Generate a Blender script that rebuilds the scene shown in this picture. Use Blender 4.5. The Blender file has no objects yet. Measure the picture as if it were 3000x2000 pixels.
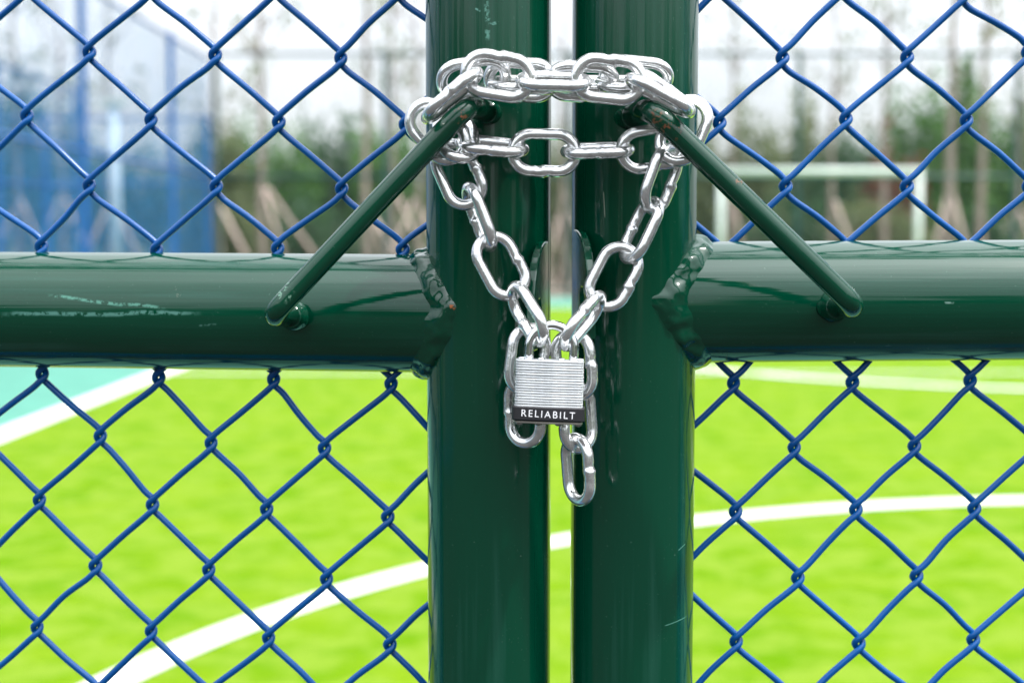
import bpy, math, random
import numpy as np
from mathutils import Vector, Matrix, noise as mnoise

rnd = random.Random(7)
SC = bpy.context.scene
COL = SC.collection

# ------------------------------------------------------------------ camera
CAM_Y, CAM_Z, PITCH, FPX = -0.715, 1.05, math.radians(4.2), 4167.0
cam_d = bpy.data.cameras.new('camera')
cam_d.lens = 50.0
cam_d.sensor_width = 36.0
cam_d.clip_start = 0.02
cam_d.clip_end = 3000.0
cam_d.dof.use_dof = True
cam_d.dof.focus_distance = 0.672
cam_d.dof.aperture_fstop = 7.2
cam_d.dof.aperture_blades = 0
cam = bpy.data.objects.new('camera', cam_d)
COL.objects.link(cam)
cam.location = (0, CAM_Y, CAM_Z)
cam.rotation_euler = (math.radians(90) - PITCH, 0, 0)
SC.camera = cam

# ------------------------------------------------------------------ light
SUN_EL, SUN_AZ = math.radians(60), math.radians(112)      # azimuth clockwise from +Y (towards +X)
SUN_DIR = Vector((math.sin(SUN_AZ) * math.cos(SUN_EL), math.cos(SUN_AZ) * math.cos(SUN_EL), math.sin(SUN_EL)))
world = bpy.data.worlds.new('World')
SC.world = world
world.use_nodes = True
wn = world.node_tree
wn.nodes.clear()
w_out = wn.nodes.new('ShaderNodeOutputWorld')
w_bg = wn.nodes.new('ShaderNodeBackground')
w_sky = wn.nodes.new('ShaderNodeTexSky')
w_sky.sky_type = 'NISHITA'
w_sky.sun_disc = False
w_sky.sun_elevation = SUN_EL
w_sky.sun_rotation = SUN_AZ
w_sky.air_density = 1.0
w_sky.dust_density = 4.0
w_sky.ozone_density = 1.0
w_bg.inputs['Strength'].default_value = 0.15
# thin bright cloud veil over the whole sky
w_tc = wn.nodes.new('ShaderNodeTexCoord')
w_map = wn.nodes.new('ShaderNodeMapping')
w_map.inputs['Scale'].default_value = (1.0, 1.0, 2.6)
w_noi = wn.nodes.new('ShaderNodeTexNoise')
w_noi.inputs['Scale'].default_value = 2.2
w_noi.inputs['Detail'].default_value = 6.0
w_noi.inputs['Roughness'].default_value = 0.55
w_rmp = wn.nodes.new('ShaderNodeMapRange')
w_rmp.inputs['From Min'].default_value = 0.30
w_rmp.inputs['From Max'].default_value = 0.72
w_rmp.inputs['To Min'].default_value = 0.55
w_rmp.inputs['To Max'].default_value = 0.95
w_mix = wn.nodes.new('ShaderNodeMix')
w_mix.data_type = 'RGBA'
w_sep = wn.nodes.new('ShaderNodeSeparateXYZ')
w_cie = wn.nodes.new('ShaderNodeMapRange')
w_cie.inputs['From Min'].default_value = 0.0
w_cie.inputs['From Max'].default_value = 1.0
w_cie.inputs['To Min'].default_value = 4.9
w_cie.inputs['To Max'].default_value = 23.0
w_mul = wn.nodes.new('ShaderNodeVectorMath')
w_mul.operation = 'SCALE'
w_mul.inputs[0].default_value = (0.96, 1.0, 1.05)
wn.links.new(w_tc.outputs['Generated'], w_sep.inputs[0])
wn.links.new(w_sep.outputs['Z'], w_cie.inputs['Value'])
# the veil glows round the sun
w_dot = wn.nodes.new('ShaderNodeVectorMath')
w_dot.operation = 'DOT_PRODUCT'
w_dot.inputs[1].default_value = SUN_DIR
wn.links.new(w_tc.outputs['Generated'], w_dot.inputs[0])
w_max = wn.nodes.new('ShaderNodeMath')
w_max.operation = 'MAXIMUM'
w_max.inputs[1].default_value = 0.0
wn.links.new(w_dot.outputs['Value'], w_max.inputs[0])
w_pow = wn.nodes.new('ShaderNodeMath')
w_pow.operation = 'POWER'
w_pow.inputs[1].default_value = 7.0
wn.links.new(w_max.outputs[0], w_pow.inputs[0])
w_glow = wn.nodes.new('ShaderNodeMath')
w_glow.operation = 'MULTIPLY_ADD'
w_glow.inputs[1].default_value = 1.1
w_glow.inputs[2].default_value = 1.0
wn.links.new(w_pow.outputs[0], w_glow.inputs[0])
w_tot = wn.nodes.new('ShaderNodeMath')
w_tot.operation = 'MULTIPLY'
wn.links.new(w_glow.outputs[0], w_tot.inputs[0])
wn.links.new(w_cie.outputs['Result'], w_tot.inputs[1])
wn.links.new(w_tot.outputs[0], w_mul.inputs['Scale'])
wn.links.new(w_mul.outputs['Vector'], w_mix.inputs[7])
wn.links.new(w_tc.outputs['Generated'], w_map.inputs['Vector'])
wn.links.new(w_map.outputs['Vector'], w_noi.inputs['Vector'])
wn.links.new(w_noi.outputs['Fac'], w_rmp.inputs['Value'])
wn.links.new(w_rmp.outputs['Result'], w_mix.inputs[0])
wn.links.new(w_sky.outputs['Color'], w_mix.inputs[6])
wn.links.new(w_mix.outputs[2], w_bg.inputs['Color'])
wn.links.new(w_bg.outputs['Background'], w_out.inputs['Surface'])

sun_d = bpy.data.lights.new('sun', 'SUN')
sun_d.energy = 2.3
sun_d.angle = math.radians(1.5)
sun_d.color = (1.0, 0.96, 0.90)
sun = bpy.data.objects.new('sun', sun_d)
COL.objects.link(sun)
sun.rotation_euler = SUN_DIR.to_track_quat('Z', 'Y').to_euler()
sun.location = (3, -2, 6)

SC.view_settings.view_transform = 'Standard'
SC.view_settings.look = 'None'
SC.view_settings.exposure = 0.42
SC.view_settings.gamma = 1.0
SC.view_settings.use_curve_mapping = False
SC.cycles.max_bounces = 10
SC.cycles.glossy_bounces = 6

# ------------------------------------------------------------------ geometry helpers
C_TH, S_TH = math.cos(PITCH), math.sin(PITCH)
RIGHT, UPV, FWD = Vector((1, 0, 0)), Vector((0, S_TH, C_TH)), Vector((0, C_TH, -S_TH))
CAM = Vector((0, CAM_Y, CAM_Z))


def ray(px, py):
    return FWD + RIGHT * ((px - 1500) / FPX) - UPV * ((py - 1000) / FPX)


def at(px, py, y):
    """World point at depth y (metres) for a spot measured on the 3000 px photograph."""
    r = ray(px, py)
    return CAM + r * ((y - CAM_Y) / r.y)


class MB:
    """Collects vertices and faces for one mesh."""

    def __init__(self):
        self.v, self.f, self.n = [], [], 0

    def add(self, verts, faces):
        self.v.append(np.asarray(verts, dtype=float).reshape(-1, 3))
        self.f.extend([tuple(i + self.n for i in q) for q in faces])
        self.n += len(self.v[-1])

    def tube(self, pts, r, sides=12, closed=False, caps=True, up=None):
        P = np.asarray(pts, dtype=float)
        n = len(P)
        r = np.broadcast_to(np.asarray(r, dtype=float), (n,)) if np.ndim(r) < 2 else np.asarray(r)
        if closed:
            T = np.roll(P, -1, 0) - np.roll(P, 1, 0)
        else:
            T = np.gradient(P, axis=0)
        T /= np.linalg.norm(T, axis=1)[:, None] + 1e-12
        a = np.array(up if up is not None else (0.12, 0.33, 0.93))
        N = np.zeros_like(P)
        v = a - T[0] * (a @ T[0])
        if np.linalg.norm(v) < 1e-3:
            v = np.array((1.0, 0.2, 0)) - T[0] * (np.array((1.0, 0.2, 0)) @ T[0])
        for i in range(n):
            v = v - T[i] * (v @ T[i])
            v /= np.linalg.norm(v) + 1e-12
            N[i] = v
        if closed:      # undo the twist left at the seam
            w = N[-1] - T[0] * (N[-1] @ T[0])
            w /= np.linalg.norm(w)
            B0 = np.cross(T[0], N[0])
            tw = math.atan2(w @ B0, w @ N[0])
            for i in range(n):
                q = -tw * i / (n - 1)
                B = np.cross(T[i], N[i])
                N[i] = N[i] * math.cos(q) + B * math.sin(q)
        B = np.cross(T, N)
        ph = np.linspace(0, 2 * math.pi, sides, endpoint=False)
        rr = r[:, None] if r.ndim == 1 else r
        ring = P[:, None, :] + (N[:, None, :] * np.cos(ph)[None, :, None] + B[:, None, :] * np.sin(ph)[None, :, None]) * (rr[..., None])
        faces = []
        m = n if closed else n - 1
        for i in range(m):
            j = (i + 1) % n
            for k in range(sides):
                l = (k + 1) % sides
                faces.append((i * sides + k, i * sides + l, j * sides + l, j * sides + k))
        if caps and not closed:
            faces.append(tuple(range(sides - 1, -1, -1)))
            faces.append(tuple((n - 1) * sides + k for k in range(sides)))
        self.add(ring.reshape(-1, 3), faces)

    def box(self, lo, hi, M=None):
        (x0, y0, z0), (x1, y1, z1) = lo, hi
        v = [(x0, y0, z0), (x1, y0, z0), (x1, y1, z0), (x0, y1, z0), (x0, y0, z1), (x1, y0, z1), (x1, y1, z1), (x0, y1, z1)]
        if M is not None:
            v = [tuple(M @ Vector(p)) for p in v]
        self.add(v, [(3, 2, 1, 0), (4, 5, 6, 7), (0, 1, 5, 4), (1, 2, 6, 5), (2, 3, 7, 6), (3, 0, 4, 7)])

    def prism(self, outline, d0, d1, axes):
        """Extrude a 2-D outline; axes = function (u, v, d) -> xyz."""
        n = len(outline)
        v = [axes(u, w, d0) for u, w in outline] + [axes(u, w, d1) for u, w in outline]
        f = [tuple(range(n - 1, -1, -1)), tuple(range(n, 2 * n))]
        f += [(i, (i + 1) % n, n + (i + 1) % n, n + i) for i in range(n)]
        self.add(v, f)

    def lathe(self, prof, M, seg=16):
        """prof = [(radius, height)...] revolved about the local z of matrix M."""
        v = []
        for r, h in prof:
            for k in range(seg):
                a = 2 * math.pi * k / seg
                v.append(tuple(M @ Vector((r * math.cos(a), r * math.sin(a), h))))
        f = []
        for i in range(len(prof) - 1):
            for k in range(seg):
                l = (k + 1) % seg
                f.append((i * seg + k, i * seg + l, (i + 1) * seg + l, (i + 1) * seg + k))
        f.append(tuple(range(seg - 1, -1, -1)))
        f.append(tuple((len(prof) - 1) * seg + k for k in range(seg)))
        self.add(v, f)

    def mesh(self, name, mat, smooth=True, angle=None):
        me = bpy.data.meshes.new(name)
        V = np.concatenate(self.v)
        me.from_pydata(V.tolist(), [], self.f)
        me.materials.append(mat)
        if smooth:
            me.polygons.foreach_set('use_smooth', [True] * len(me.polygons))
            if angle:
                me.set_sharp_from_angle(angle=math.radians(angle))
        me.update()
        return me

    def build(self, name, mat, parent=None, smooth=True, angle=None):
        return link(name, self.mesh(name, mat, smooth, angle), parent)


def link(name, data, parent=None):
    o = bpy.data.objects.new(name, data)
    COL.objects.link(o)
    if parent is not None:
        o.parent = parent
    return o


def tag(o, label=None, cat=None, group=None, kind=None):
    if label:
        o['label'] = label
    if cat:
        o['category'] = cat
    if group:
        o['group'] = group
    if kind:
        o['kind'] = kind
    return o


def empty(name, loc=(0, 0, 0), rz=0.0):
    o = bpy.data.objects.new(name, None)
    COL.objects.link(o)
    o.empty_display_size = 0.05
    o.location = loc
    o.rotation_euler = (0, 0, rz)
    return o


def bez(p, n=10):
    """Catmull-Rom through the points."""
    P = [np.array(q, dtype=float) for q in p]
    P = [2 * P[0] - P[1]] + P + [2 * P[-1] - P[-2]]
    out = []
    for i in range(1, len(P) - 2):
        for k in range(n):
            t = k / n
            a, b, c, d = P[i - 1], P[i], P[i + 1], P[i + 2]
            out.append(0.5 * ((2 * b) + (-a + c) * t + (2 * a - 5 * b + 4 * c - d) * t * t + (-a + 3 * b - 3 * c + d) * t ** 3))
    out.append(P[-2])
    return np.array(out)


def fillet(pts, rads, n=8):
    """Polyline with rounded corners."""
    P = [Vector(p) for p in pts]
    out = [P[0]]
    for i in range(1, len(P) - 1):
        a, b, c = P[i - 1], P[i], P[i + 1]
        u, w = (a - b).normalized(), (c - b).normalized()
        ang = u.angle(w)
        t = min(rads[i - 1] / math.tan(ang / 2), (a - b).length * .49, (c - b).length * .9)
        s, e = b + u * t, b + w * t
        for k in range(n + 1):
            q = k / n
            out.append((s * (1 - q) + b * q) * (1 - q) + (b * (1 - q) + e * q) * q)
    out.append(P[-1])
    return out


# ------------------------------------------------------------------ materials
def new_mat(name):
    m = bpy.data.materials.new(name)
    m.use_nodes = True
    nt = m.node_tree
    return m, nt, nt.nodes['Principled BSDF']


def N(nt, kind, **kw):
    n = nt.nodes.new(kind)
    for k, v in kw.items():
        if k in n.inputs:
            n.inputs[k].default_value = v
        else:
            setattr(n, k, v)
    return n


def noise(nt, scale, detail=3.0, rough=0.5, vec=None, stretch=None, coord='Object'):
    n = N(nt, 'ShaderNodeTexNoise')
    n.inputs['Scale'].default_value = scale
    n.inputs['Detail'].default_value = detail
    n.inputs['Roughness'].default_value = rough
    tc = N(nt, 'ShaderNodeTexCoord')
    src = tc.outputs[coord] if vec is None else vec
    if stretch:
        mp = N(nt, 'ShaderNodeMapping')
        mp.inputs['Scale'].default_value = stretch
        nt.links.new(src, mp.inputs['Vector'])
        src = mp.outputs['Vector']
    nt.links.new(src, n.inputs['Vector'])
    return n.outputs['Fac']


def math_n(nt, op, a, b=None, clamp=False):
    n = N(nt, 'ShaderNodeMath')
    n.operation = op
    n.use_clamp = clamp
    for i, x in enumerate((a, b)):
        if x is None:
            continue
        if isinstance(x, (int, float)):
            n.inputs[i].default_value = x
        else:
            nt.links.new(x, n.inputs[i])
    return n.outputs[0]


def rng(nt, v, a, b, c=0.0, d=1.0):
    n = N(nt, 'ShaderNodeMapRange')
    nt.links.new(v, n.inputs['Value'])
    for k, x in zip(('From Min', 'From Max', 'To Min', 'To Max'), (a, b, c, d)):
        n.inputs[k].default_value = x
    return n.outputs['Result']


def mixc(nt, fac, a, b):
    n = N(nt, 'ShaderNodeMix')
    n.data_type = 'RGBA'
    if isinstance(fac, (int, float)):
        n.inputs[0].default_value = fac
    else:
        nt.links.new(fac, n.inputs[0])
    for i, x in ((6, a), (7, b)):
        if isinstance(x, tuple):
            n.inputs[i].default_value = (*x, 1)
        else:
            nt.links.new(x, n.inputs[i])
    return n.outputs[2]


def bump(nt, bs, h, strength, dist=0.001, prev=None):
    b = N(nt, 'ShaderNodeBump')
    b.inputs['Strength'].default_value = strength
    b.inputs['Distance'].default_value = dist
    nt.links.new(h, b.inputs['Height'])
    if prev is not None:
        nt.links.new(prev, b.inputs['Normal'])
    nt.links.new(b.outputs['Normal'], bs.inputs['Normal'])
    return b.outputs['Normal']


PAINT_A, PAINT_B = (0.0000, 0.034, 0.0160), (0.0001, 0.047, 0.0240)


def paint_mat(name, stretch=(1, 1, 1), marks=(), rust=(), streak=None, lump=False):
    """Glossy dark green enamel; marks = rubbed mint scratches, rust = rusty chips, both at places of their own."""
    m, nt, bs = new_mat(name)
    col = mixc(nt, noise(nt, 9, 4, stretch=stretch), PAINT_A, PAINT_B)
    rough = rng(nt, noise(nt, 30, 4, .6, stretch=stretch), .3, .75, .07, .17)
    tc = N(nt, 'ShaderNodeTexCoord')
    sp = N(nt, 'ShaderNodeSeparateXYZ')
    nt.links.new(tc.outputs['Object'], sp.inputs[0])
    ax = dict(x=sp.outputs[0], y=sp.outputs[1], z=sp.outputs[2])
    if streak:                       # dusty run marks, plus pale reflection streaks painted into the colour along the tube
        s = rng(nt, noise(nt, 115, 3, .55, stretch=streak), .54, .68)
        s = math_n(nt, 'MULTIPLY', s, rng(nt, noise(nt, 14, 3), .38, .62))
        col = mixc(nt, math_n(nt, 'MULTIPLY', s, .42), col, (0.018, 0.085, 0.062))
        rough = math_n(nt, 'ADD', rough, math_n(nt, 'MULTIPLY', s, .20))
    # fine dust specks and hair scratches all over
    sc = rng(nt, noise(nt, 900, 3, .6), .70, .76)
    col = mixc(nt, math_n(nt, 'MULTIPLY', sc, .35), col, (0.20, 0.34, 0.28))
    n1 = noise(nt, 330, 4, .7)
    for (p0, p1, hw, axl, axw, colr, thr) in marks:
        # band round the line p0-p1 in the plane (axl, axw), broken up by noise
        L = math.hypot(p1[0] - p0[0], p1[1] - p0[1])
        ux, uy = (p1[0] - p0[0]) / L, (p1[1] - p0[1]) / L
        da, db = math_n(nt, 'SUBTRACT', ax[axl], p0[0]), math_n(nt, 'SUBTRACT', ax[axw], p0[1])
        al = math_n(nt, 'ADD', math_n(nt, 'MULTIPLY', da, ux), math_n(nt, 'MULTIPLY', db, uy))
        ac = math_n(nt, 'SUBTRACT', math_n(nt, 'MULTIPLY', db, ux), math_n(nt, 'MULTIPLY', da, uy))
        ac = math_n(nt, 'ADD', ac, math_n(nt, 'MULTIPLY', math_n(nt, 'SUBTRACT', noise(nt, 40, 2), .5), hw * 3))
        band = rng(nt, math_n(nt, 'ABSOLUTE', ac), hw, hw * .3)
        ends = math_n(nt, 'MULTIPLY', rng(nt, al, 0, L * .12), rng(nt, al, L, L * .88))
        k = math_n(nt, 'MULTIPLY', math_n(nt, 'MULTIPLY', band, ends), rng(nt, n1, thr, thr + .10))
        col = mixc(nt, math_n(nt, 'MULTIPLY', k, .42), col, colr)
        rough = math_n(nt, 'ADD', rough, math_n(nt, 'MULTIPLY', k, .4))
    for (p, rad, colr, thr) in rust:
        d = N(nt, 'ShaderNodeVectorMath')
        d.operation = 'DISTANCE'
        nt.links.new(tc.outputs['Object'], d.inputs[0])
        d.inputs[1].default_value = p
        k = math_n(nt, 'MULTIPLY', rng(nt, d.outputs['Value'], rad, rad * .45), rng(nt, noise(nt, 420, 4, .7), thr, thr + .07))
        col = mixc(nt, k, col, colr)
        rough = math_n(nt, 'ADD', rough, math_n(nt, 'MULTIPLY', k, .5))
    nt.links.new(col, bs.inputs['Base Color'])
    nt.links.new(rough, bs.inputs['Roughness'])
    bs.inputs['IOR'].default_value = 1.48
    bs.inputs['Coat Weight'].default_value = 0.0
    bs.inputs['Coat Roughness'].default_value = 0.04
    pv = bump(nt, bs, noise(nt, 55, 3, .5, stretch=stretch), .10 if not lump else .22, .0012)
    if streak:                       # drawn-tube waviness running along the pipe
        pv = bump(nt, bs, noise(nt, 190, 3, .6, stretch=tuple(.012 if q < .5 else 1 for q in streak)), .42, .0005, pv)
    bump(nt, bs, noise(nt, 420, 2, .5, stretch=stretch), .05, .0004, pv)
    return m


def plain(name, col, rough=.6, metal=0.0, var=.25, scale=6.0, bmp=0.0, spec=.5, stretch=None):
    m, nt, bs = new_mat(name)
    d = tuple(c * (1 - var) for c in col)
    l = tuple(min(c * (1 + var), 1) for c in col)
    nt.links.new(mixc(nt, rng(nt, noise(nt, scale, 5, .6, stretch=stretch), .3, .7), d, l), bs.inputs['Base Color'])
    bs.inputs['Roughness'].default_value = rough
    bs.inputs['Metallic'].default_value = metal
    bs.inputs['Specular IOR Level'].default_value = spec
    if bmp:
        bump(nt, bs, noise(nt, scale * 4, 4, .6, stretch=stretch), bmp, .01)
    return m


def zinc_mat(name, base=(.80, .81, .83), r0=.13, r1=.34, b=.18, metal=1.0):
    m, nt, bs = new_mat(name)
    n1 = noise(nt, 160, 5, .65)
    n2 = noise(nt, 700, 3, .6)
    dark = tuple(c * .66 for c in base)
    col = mixc(nt, rng(nt, n1, .34, .54), dark, base)
    spots = rng(nt, noise(nt, 520, 4, .7), .70, .78)
    col = mixc(nt, math_n(nt, 'MULTIPLY', spots, .6), col, (.13, .12, .11))
    nt.links.new(col, bs.inputs['Base Color'])
    bs.inputs['Metallic'].default_value = metal
    nt.links.new(rng(nt, n1, .25, .75, r1, r0), bs.inputs['Roughness'])
    pv = bump(nt, bs, n1, b, .0008)
    bump(nt, bs, n2, .10, .0003, pv)
    return m


# local coordinates are used for the marks; filled in below once the leaves are laid out
M_WIRE, nt_, bs_ = new_mat('blue_vinyl')
nt_.links.new(mixc(nt_, rng(nt_, noise(nt_, 14, 4), .3, .7), (0.0003, 0.056, 0.215), (0.0006, 0.075, 0.275)), bs_.inputs['Base Color'])
sp_ = rng(nt_, noise(nt_, 800, 2), .72, .78)
bs_.inputs['Roughness'].default_value = .22
bs_.inputs['Specular IOR Level'].default_value = .34
bump(nt_, bs_, noise(nt_, 300, 3), .10, .0006)

M_ZINC = zinc_mat('bright_zinc', (.80, .805, .805), .08, .25, .13, .86)
M_SHACKLE = zinc_mat('chromed_steel', (.86, .87, .88), .05, .16, .05)
M_PLATE, nt_, bs_ = new_mat('galvanised_plate')
nt_.links.new(mixc(nt_, rng(nt_, noise(nt_, 60, 4, .6, stretch=(6, 6, 1)), .3, .7), (.56, .585, .60), (.72, .74, .75)), bs_.inputs['Base Color'])
bs_.inputs['Metallic'].default_value = .35
bs_.inputs['Roughness'].default_value = .42
bump(nt_, bs_, noise(nt_, 500, 3, .6, stretch=(.2, .2, 3)), .06, .0004)
M_BLACK = plain('black_rubber', (.012, .012, .015), .45, var=.2, scale=40)
M_LETTER = plain('white_print', (.80, .80, .82), .5, var=.05, scale=90)
M_DARKSTEEL = plain('dark_steel', (.30, .28, .25), .45, metal=.9, var=.3, scale=80)

# ------------------------------------------------------------------ ground and field (setting)
def sheet(name, outline, z, mat, thick=None):
    mb = MB()
    if thick:
        mb.prism(outline, z - thick, z, lambda u, v, d: (u, v, d))
    else:
        mb.add([(x, y, z) for x, y in outline], [tuple(range(len(outline)))])
    return tag(mb.build(name, mat, smooth=False), kind='structure')


M_TURF, nt_, bs_ = new_mat('lime_turf')
big = rng(nt_, noise(nt_, 2.6, 4, .6), .38, .64)
mid = rng(nt_, noise(nt_, 7.0, 4, .6), .42, .58)
fine = noise(nt_, 260, 2, .6)
c0 = mixc(nt_, big, (0.094, 0.212, 0.0004), (0.152, 0.256, 0.006))
c1 = mixc(nt_, math_n(nt_, 'MULTIPLY', mid, .80), c0, (0.192, 0.285, 0.030))
c2 = mixc(nt_, rng(nt_, fine, .35, .7, .35, 0), c1, (0.06, 0.135, 0.002))
nt_.links.new(c2, bs_.inputs['Base Color'])
bs_.inputs['Roughness'].default_value = .95
bs_.inputs['Specular IOR Level'].default_value = .04
bump(nt_, bs_, fine, .5, .02)

M_COURT = plain('mint_court', (0.072, 0.220, 0.165), .8, var=.10, scale=3, bmp=.05, spec=.15)
M_LINE = plain('white_line', (.64, .66, .64), .7, var=.06, scale=20, spec=.3)
M_ASPHALT = plain('asphalt', (.032, .031, .029), .95, var=.3, scale=14, bmp=.3, spec=.2)
M_EARTH = plain('bare_earth', (.15, .115, .085), .95, var=.45, scale=1.6, bmp=.4)
M_MEADOW = plain('rough_meadow', (.085, .105, .045), .95, var=.4, scale=.6, bmp=.4)

sheet('ground', [(-900, -900), (900, -900), (900, 1500), (-900, 1500)], -0.10, M_MEADOW)
sheet('pavement', [(-40, -30), (40, -30), (40, 0.35), (-40, 0.35)], 0.0, M_ASPHALT, .09)
sheet('court_surface', [(-5.3, 0.35), (16.5, 0.35), (16.5, 24.0), (-5.3, 24.0)], 0.0, M_COURT, .09)
sheet('football_turf', [(-2.72, 1.45), (12.2, 1.45), (12.2, 20.6), (-2.72, 20.6)], 0.004, M_TURF)
sheet('earth_bank', [(-60, 24.0), (70, 24.0), (70, 60), (-60, 60)], -0.02, M_EARTH)


def line_strip(name, pts, w, z=0.008):
    P = np.array(pts, dtype=float)
    T = np.gradient(P, axis=0)
    T /= np.linalg.norm(T, axis=1)[:, None]
    Nn = np.c_[-T[:, 1], T[:, 0]]
    A, B = P + Nn * w / 2, P - Nn * w / 2
    n = len(P)
    mb = MB()
    mb.add([(x, y, z) for x, y in A] + [(x, y, z) for x, y in B], [(i, n + i, n + i + 1, i + 1) for i in range(n - 1)])
    return tag(mb.build(name, M_LINE, smooth=False), kind='structure')


def arc_pts(cx, cy, r, a0, a1, n=48):
    return [(cx + r * math.cos(math.radians(a0 + (a1 - a0) * i / n)), cy + r * math.sin(math.radians(a0 + (a1 - a0) * i / n))) for i in range(n + 1)]


arc = arc_pts(2.362, 1.395, 3.505, 179, 84) + [(3.6, 4.90), (7.0, 4.90)]
line_strip('penalty_marking', arc, .105, .008)
line_strip('side_marking', [(-2.70, 1.45), (-2.70, 20.6)], .17, .0085)
line_strip('centre_circle_marking', arc_pts(4.975, 13.035, 4.286, 0, 360, 96), .135, .012)
line_strip('halfway_marking', [(-2.6, 10.12), (12.1, 10.12)], .06, .016)
line_strip('goal_line_marking', [(-2.6, 20.5), (12.1, 20.5)], .12, .008)

# ------------------------------------------------------------------ background fences
M_FENCE_BLUE = plain('blue_fence_paint', (.003, .085, .30), .4, var=.1)
M_NET_BLUE = plain('blue_netting', (.008, .150, .340), .5, var=.3, scale=1.5)
M_FENCE_GREEN = plain('green_fence_paint', (.010, .055, .050), .4, var=.15)
M_NET_GREEN = plain('green_netting', (.03, .085, .06), .5, var=.15)


def net_mesh(mb, a, b, z0, z1, pitch, r):
    """Chain-link sheet between ground points a and b: two families of crossing wires, every wire a thin prism."""
    a, b = Vector((*a, 0)), Vector((*b, 0))
    L, H = (b - a).length, z1 - z0
    d = (b - a) / L
    nrm = Vector((-d.y, d.x, 0))
    k = -H
    while k < L:
        for sgn in (1, -1):
            s0, s1 = max(k, 0), min(k + H, L)
            if s1 - s0 < .05:
                continue
            h0, h1 = s0 - k, s1 - k
            if sgn < 0:
                h0, h1 = H - h0, H - h1
            p, q = a + d * s0 + Vector((0, 0, z0 + h0)), a + d * s1 + Vector((0, 0, z0 + h1))
            t = (q - p).normalized()
            u = t.cross(nrm)
            v = []
            for e in (p, q):
                for g in range(3):
                    an = g * 2.0944
                    v.append(e + u * (math.cos(an) * r) + nrm * (math.sin(an) * r + sgn * r))
            mb.add([tuple(x) for x in v], [(0, 1, 4, 3), (1, 2, 5, 4), (2, 0, 3, 5)])
        k += pitch


def far_fence(name, a, b, posts, h, mat, net_mat, label, rails=(.12, 2.1), pitch=.075, r=.0021, pr=.042):
    root = empty(name, (a[0], a[1], 0))
    av, bv = Vector(a), Vector(b)
    d = (bv - av).normalized()

    def loc(s):
        p = d * s
        return p.x, p.y
    L = (bv - av).length
    pm = None
    for s in posts:
        x, y = loc(s)
        if pm is None:
            mb = MB()
            mb.tube([(0, 0, 0), (0, 0, h)], pr, 10)
            mb.lathe([(pr * 1.1, h), (pr * 1.1, h + .02), (pr * .4, h + .045)], Matrix.Identity(4), 10)
            o = mb.build('fence_post', mat, root, angle=40)
            pm = o.data
        else:
            o = link('fence_post', pm, root)
        o.location = (x, y, 0)
    for z in rails + (h - .03,):
        mb = MB()
        mb.tube([(0, 0, z), (*loc(L), z)], .03, 8)
        mb.build('fence_rail', mat, root)
    mb = MB()
    net_mesh(mb, (0, 0), loc(L), .06, h - .05, pitch, r)
    o = mb.build('fence_netting', net_mat, root, smooth=False)
    o['kind'] = 'stuff'
    tag(root, label, 'fence')
    return root


far_fence('sports_fence', (-5.25, -2.0), (-5.25, 24.2), [.5, 6.4, 10.9, 15.4, 18.85, 23.4], 4.15, M_FENCE_BLUE, M_NET_BLUE,
          'tall blue chain-link fence running back beside the mint-coloured court edge', pitch=.058, r=.0018, pr=.05)
far_fence('sports_fence', (-5.2, 24.3), (17, 24.3), [.05, 3.0, 6.2, 10.2, 14.0, 17.9, 21.9], 4.25, M_FENCE_GREEN, M_NET_GREEN,
          'green wire fence behind the white goal, between field and young trees', pitch=.085, r=.0018)
far_fence('sports_fence', (-9.6, 5.0), (-9.6, 31.0), [1, 5, 9, 13, 17, 21, 25.8], 4.3, M_FENCE_BLUE, M_NET_BLUE,
          'second blue chain-link fence standing farther out beyond the first blue one', pitch=.058, r=.0017, pr=.05)
far_fence('sports_fence', (-16.0, 27.5), (-5.8, 27.5), [.2, 3.4, 6.8, 10.0], 3.4, M_FENCE_BLUE, M_NET_BLUE,
          'short blue fence crossing behind the far corner of the blue fences', pitch=.058, r=.0019, pr=.06)

# white lamp pole and blue columns beyond the blue fence
M_WHITE = plain('white_enamel', (.50, .56, .53), .35, var=.06)
M_PALE = plain('pale_blue_enamel', (.42, .52, .62), .4, var=.06)
pole = empty('lamp_post', (-6.55, 22.9, 0))
mb = MB()
mb.tube([(0, 0, 0), (0, 0, 3.2)], .085, 12)
mb.build('pole', M_PALE, pole)
mb = MB()
mb.box((-.16, -.16, -.02), (.16, .16, .05))
mb.build('base_plate', M_WHITE, pole, smooth=False)
mb = MB()
mb.box((-.20, -.10, 3.2), (.20, .10, 3.30))
mb.build('lamp_head', M_WHITE, pole, smooth=False)
tag(pole, 'pale white post standing behind the blue fence', 'post')

# ------------------------------------------------------------------ goal
goal = empty('football_goal', (4.585, 20.55, 0))
for s in (-1, 1):
    mb = MB()
    mb.tube([(s * 1.47, 0, 0), (s * 1.47, 0, 2.06)], .052, 16)
    mb.build('goal_post', M_WHITE, goal)
mb = MB()
mb.tube([(-1.525, 0, 2.02), (1.525, 0, 2.02)], .056, 16)
mb.build('crossbar', M_WHITE, goal)
tag(goal, 'white five-a-side goal frame at the far end of the turf', 'goal')

# ------------------------------------------------------------------ vegetation
M_BARK = plain('grey_brown_bark', (.23, .185, .155), .9, var=.3, scale=8, bmp=.4, stretch=(1, 1, .3))
M_PROP = plain('peeled_timber', (.46, .36, .31), .8, var=.2, scale=6, stretch=(1, 1, .3))


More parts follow.
